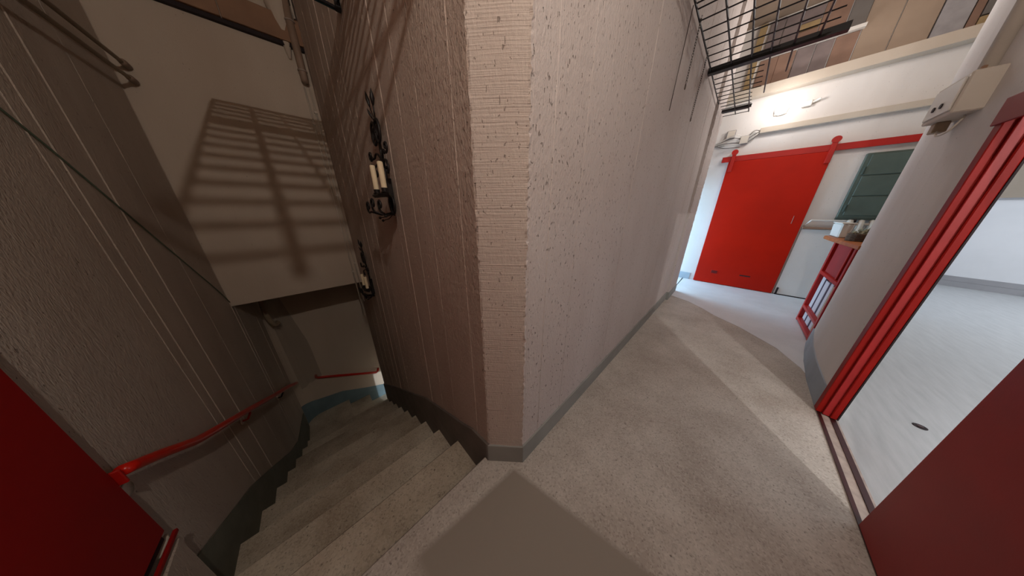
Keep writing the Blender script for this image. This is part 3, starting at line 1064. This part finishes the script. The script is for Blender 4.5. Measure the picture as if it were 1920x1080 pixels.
# wall stays plain; the door slides on a red rail
sd = thing('sliding_door', 'bright red sliding door hung on a rail at the end of the corridor', 'door', (6.22, -0.17, 0.012))
leaf = MB().box((-0.022, -0.592, 0.0), (0.022, 0.585, 2.350)).build('leaf', M['red_door'], sd, bevel=0.004)
gr = MB().box((-0.030, 0.235, 0.215), (-0.022, 0.335, 0.285)).build('vent_grille', M['red'], sd, bevel=0.002)
for i in range(6):
    MB().box((-0.033, 0.243 + 0.015 * i, 0.223), (-0.029, 0.250 + 0.015 * i, 0.277)).build('slat', M['dark'], gr)
MB().box((-0.027, -0.25, 0.24), (-0.022, -0.10, 0.262)).build('slot_cover', M['dark'], sd, bevel=0.001)
MB().box((-0.026, -0.475, 1.27), (-0.022, -0.470, 1.40)).build('finger_pull', M['steel'], sd)
for y in (0.535, -0.565):
    h = MB().box((-0.050, y - 0.028, 2.18), (-0.024, y + 0.028, 2.50)).build('hanger', M['red'], sd, bevel=0.005)
    MB().tube([(-0.056, y, 2.50), (-0.020, y, 2.50)], 0.045, 18).build('wheel', M['red'], h)
    for z in (2.21, 2.30):
        MB().tube([(-0.056, y, z), (-0.048, y, z)], 0.009, 8).build('bolt', M['red'], h)
rl = thing('door_rail', 'red steel rail above the bright red sliding door', 'rail', (6.20, -0.5, 2.41))
MB().box((0.0, -1.18, -0.035), (0.016, 1.02, 0.035)).build('flat_bar', M['red'], rl, bevel=0.003)
MB().box((0.0, -1.18, -0.045), (0.03, 1.02, -0.033)).build('lower_lip', M['red'], rl)
MB().box((0.0, -1.18, 0.033), (0.03, 1.02, 0.043)).build('upper_lip', M['red'], rl)
for y in (-1.15, -0.5, 0.2, 0.95):
    MB().box((0.016, y, -0.02), (0.061, y + 0.04, 0.02)).build('standoff', M['red'], rl)

# shutter / cupboard on the end wall
cu = thing('wall_shutter', 'grey-green metal shutter cupboard on the end wall', 'cupboard', (XE - 0.02, -1.5, 1.38))
MB().box((-0.04, -0.17, 0.0), (0.02, 0.43, 0.90)).build('frame', M['green_grey'], cu, bevel=0.006)
for i in range(3):
    MB().box((-0.052, -0.14, 0.045 + 0.283 * i), (-0.03, 0.385, 0.045 + 0.283 * i + 0.268)).build('panel', M['green_grey'], cu, bevel=0.004)
MB().box((-0.048, -0.17, -0.02), (0.02, 0.43, 0.012)).build('bottom_lip', M['green_dark'], cu)
for z in (0.10, 0.62):
    MB().tube([(-0.05, 0.395, z), (-0.05, 0.395, z + 0.10)], 0.012, 8).build('hinge', M['green_dark'], cu)

# lower white board, brown ledge
lb = thing('lower_panel', 'white board against the lower end wall beside the red door', 'panel', (XE - 0.03, -1.3, 0.0))
MB().box((-0.02, -0.38, 0.02), (0.02, 0.515, 1.20)).build('board', M['plaster_white'], lb, bevel=0.003)
MB().box((-0.024, -0.38, 0.004), (0.01, 0.50, 0.02)).build('bottom_gap', M['dark'], lb)
MB().box((-0.035, 0.475, 0.02), (-0.015, 0.50, 0.14)).build('hinge', M['dark'], lb)
lg = tag(MB().box((XE - 0.10, -1.12, 1.205), (XE, -0.78, 1.235)).build('ledge', M['ledge'], bevel=0.003), 'brown wooden ledge running along the end wall', 'ledge')
pt = thing('wall_pipe', 'white pipe running above the brown ledge to the radiator', 'pipe', (XE - 0.06, -0.84, 1.30))
MB().tube(smooth_path([(0.04, 0.04, -0.05), (0.0, 0.0, 0.03), (0.0, -0.04, 0.045), (0.0, -0.40, 0.045)], 5), 0.012, 8).build('tube', M['white'], pt, smooth=True)
MB().tube([(0, -0.36, 0.045), (0, -0.42, 0.045)], 0.028, 12).build('valve', M['dark'], pt)

ra = thing('radiator', 'cream ribbed radiator under the grey-green shutter', 'radiator', (XE - 0.13, -1.20, 0.70))
for i in range(5):
    y = -0.095 * i
    m = MB()
    m.tube([(-0.04, y, 0), (-0.04, y, 0.60), (-0.02, y, 0.645), (0.02, y, 0.645), (0.04, y, 0.60), (0.04, y, 0)], 0.026, 8)
    m.build('column', M['cream'], ra, smooth=True)
MB().tube([(0, 0.04, 0.04), (0, -0.43, 0.04)], 0.018, 8).build('lower_header', M['cream'], ra)
MB().tube([(0, 0.04, 0.60), (0, -0.43, 0.60)], 0.018, 8).build('upper_header', M['cream'], ra)

# ------------------------------------------------------------------ red magazine cabinet with its round-ended top
ca = thing('magazine_cabinet', 'narrow red cabinet with magazine slots beyond the right pier', 'cabinet', (4.52, -0.93, 0.003))
x0, x1 = -0.40, 0.42
MB().box((x0, -0.30, 0.0), (x1, -0.28, 1.12)).build('back_panel', M['red'], ca)
MB().box((x1 - 0.05, -0.28, 0.0), (x1, 0.0, 1.12)).build('side_panel', M['red'], ca, bevel=0.004)
MB().box((x0, -0.28, 0.0), (x0 + 0.045, 0.0, 1.12)).build('side_panel', M['red'], ca, bevel=0.004)
MB().box((x0 + 0.045, -0.28, 0.72), (x1 - 0.05, -0.030, 1.12)).build('upper_panel', M['red_dark'], ca, bevel=0.003)
MB().box((x0 + 0.20, -0.030, 0.72), (x0 + 0.24, -0.015, 1.12)).build('stile', M['red'], ca, bevel=0.003)
for z in (0.70, 0.205, 0.012):
    MB().box((x0 + 0.045, -0.28, z), (x1 - 0.05, 0.0, z + 0.04)).build('shelf', M['red'], ca, bevel=0.003)
mags = [('paper_w', 'pale'), ('paper_d', 'dark violet'), ('paper_w', 'white'), ('paper_d', 'dark'), ('paper_w', 'pale grey'), ('paper_t', 'tan')]
for r, (zb, hh) in enumerate(((0.245, 0.44), (0.052, 0.145))):
    xx = x1 - 0.062
    for i in range(6):
        wdt = (0.13, 0.05, 0.16, 0.06, 0.10, 0.13)[i]
        mt, cn = mags[i]
        o = MB().box((0, 0, 0), (-wdt + 0.006, 0.16, hh * (0.98 - 0.03 * (i % 3)))).build('magazine_stack', M[mt], bevel=0.002, loc=(4.52 + xx, -1.13, 0.004 + zb))
        tag(o, '%s papers in the %s slot of the red cabinet, %s from its far side' % (cn, ('tall', 'bottom')[r], ('first', 'second', 'third', 'fourth', 'fifth', 'sixth')[i]),
            'magazines', 'papers in the red cabinet')
        xx -= wdt
top = [(4.0, -1.25)] + [(5.28 + 0.17 * math.cos(t), -1.06 + 0.17 * math.sin(t)) for t in [(-PI / 2 + PI * k / 12) for k in range(13)]] + [(5.0, -0.885), (4.0, -0.905)]
o = MB().prism(top, 1.125, 1.165).build('counter_top', M['wood'], bevel=0.005)
tag(o, 'orange-brown wooden top with a rounded end on the red cabinet', 'counter top')
pb = thing('plastic_tub', 'white plastic tub standing on the wooden cabinet top', 'tub', (5.20, -0.985, 1.166))
m = MB()
m.v += [(-0.20, -0.035, 0), (0.16, -0.035, 0), (0.16, 0.045, 0), (-0.20, 0.045, 0), (-0.22, -0.045, 0.17), (0.18, -0.045, 0.17), (0.18, 0.055, 0.17), (-0.22, 0.055, 0.17)]
for q in ((0, 3, 2, 1), (4, 5, 6, 7), (0, 1, 5, 4), (1, 2, 6, 5), (2, 3, 7, 6), (3, 0, 4, 7)):
    m.face(list(q))
m.build('body', M['plastic'], pb, bevel=0.012)
MB().box((-0.226, -0.050, 0.171), (0.186, 0.060, 0.186)).build('lid', M['plastic'], pb, bevel=0.005)
ba = thing('wicker_basket', 'brown wicker basket of dried leaves on the wooden cabinet top', 'basket', (4.62, -1.055, 1.166))
MB().lathe((0, 0, 0), [(0.08, 0), (0.115, 0.03), (0.125, 0.08), (0.120, 0.085), (0.10, 0.04), (0.02, 0.03)], 18).build('basket', M['wicker'], ba)
for k in range(7):
    MB().tube([Vector((0.122 * math.cos(t), 0.122 * math.sin(t), 0.012 * k + 0.006)) * 1 for t in [2 * PI * j / 18 for j in range(18)]], 0.006, 5, closed=True).build('weave', M['wicker'], ba)
lf = MB()
for k in range(90):
    a = random.uniform(0, 2 * PI)
    r = random.uniform(0, 0.12)
    p = Vector((r * math.cos(a), r * math.sin(a), 0.06 + random.uniform(0, 0.05)))
    d = Vector((random.uniform(-1, 1), random.uniform(-1, 1), random.uniform(0.1, 1))).normalized()
    s = d.orthogonal().normalized() * random.uniform(0.008, 0.016)
    L = random.uniform(0.03, 0.06)
    n = len(lf.v)
    lf.v += [tuple(p), tuple(p + d * L * 0.5 + s), tuple(p + d * L), tuple(p + d * L * 0.5 - s), tuple(p + d * L * 0.5 + Vector((0, 0, 0.006)))]
    for q in ((0, 1, 4), (1, 2, 4), (2, 3, 4), (3, 0, 4)):
        lf.face([n + i for i in q])
o = lf.build('dried_leaves', M['leaf'], ba)
o['kind'] = 'stuff'

# ------------------------------------------------------------------ side-room doorway: red frame, floor track, sliding leaf
fr = bpy.data.objects.new('door_1', None)
C.objects.link(fr)
fr.location = (2.6, -0.80, 0)
fr['kind'] = 'structure'
# jamb: casing, recessed centre and inner stop, seen as three bands
MB().box((-0.005, -0.02, 0.012), (0.052, 0.012, 2.02)).build('casing', M['red_frame'], fr, bevel=0.003)
MB().box((-0.022, -0.052, 0.012), (0.03, -0.018, 2.02)).build('jamb', M['red_dark'], fr, bevel=0.002)
MB().box((-0.036, -0.080, 0.012), (0.02, -0.050, 2.02)).build('stop', M['red_frame'], fr, bevel=0.004)
MB().box((-0.036, -0.088, 0.012), (0.02, -0.081, 2.02)).build('gasket', M['dark'], fr)
MB().box((-2.0, 0.012, 1.90), (0.052, 0.024, 2.02)).build('head_casing', M['red_frame'], fr, bevel=0.003)
MB().box((-2.0, -0.07, 1.93), (-0.03, -0.03, 2.02)).build('head', M['red_frame'], fr, bevel=0.003)
tk = thing('door_track', 'double sliding door track set in the floor of the right doorway', 'door track', (1.6, -0.83, 0.0))
MB().box((-1.0, -0.062, 0.0), (1.02, 0.034, 0.003)).build('bed', M['steel'], tk)
for y0, y1 in ((0.016, 0.034), (-0.050, -0.024)):
    MB().box((-1.0, y0, 0.003), (1.02, y1, 0.008)).build('rail', M['maroon'], tk)
ld = thing('sliding_door', 'dark red sliding door leaf standing half across the right doorway', 'door', (1.06, -0.806, 0.010))
MB().box((-0.62, -0.032, 0.0), (0.610, 0.012, 1.99)).build('leaf', M['red_dark'], ld, bevel=0.004)
MB().box((0.600, -0.034, 0.0), (0.622, 0.004, 1.99)).build('edge_strip', M['red_frame'], ld, bevel=0.003)

hole = thing('floor_socket', 'small dark round cap in the side room floor', 'floor cap', (2.94, -1.305, -0.001))
MB().lathe((0, 0, 0), [(0.030, 0), (0.030, 0.003), (0.024, 0.005), (0.02, 0.004)], 16).build('ring', M['dark'], hole)
MB().lathe((0.0, 0, 0.003), [(0.014, 0), (0.014, 0.004)], 12).build('cap', M['maroon'], hole)

# emergency-light box on the right pier, with its conduit
eb = thing('wall_box', 'white switch box with black holes high on the right pier', 'switch box', (3.08, -0.818, 2.04))
MB().box((-0.15, -0.01, 0.0), (0.17, 0.10, 0.20)).build('body', M['cream'], eb, bevel=0.006)
MB().box((-0.13, 0.10, 0.02), (0.15, 0.108, 0.18)).build('front_plate', M['white'], eb, bevel=0.003)
for x in (-0.02, 0.06):
    MB().tube([(x, 0.100, 0.07), (x, 0.113, 0.07)], 0.014, 10).build('hole', M['dark'], eb)
MB().box((0.08, 0.02, -0.06), (0.14, 0.07, 0.0)).build('plug', M['tan_pipe'], eb, bevel=0.004)
MB().tube(smooth_path([(0.09, 0.05, -0.05), (0.02, 0.06, -0.09), (-0.06, 0.05, -0.08), (-0.07, 0.03, -0.02), (-0.03, 0.02, 0.0)], 5), 0.005, 6).build('cable_loop', M['cream'], eb, smooth=True)
cd = thing('conduit', 'thick cream conduit rising from the switch box on the right pier', 'conduit', (3.10, -0.80, 2.24))
MB().tube([(0, 0, 0), (0, 0, 2.09)], 0.034, 14).build('tube', M['cream'], cd, smooth=True)
MB().box((-0.03, -0.02, 0.0), (0.03, 0.03, 0.05)).build('adapter', M['brown'], cd, bevel=0.003)
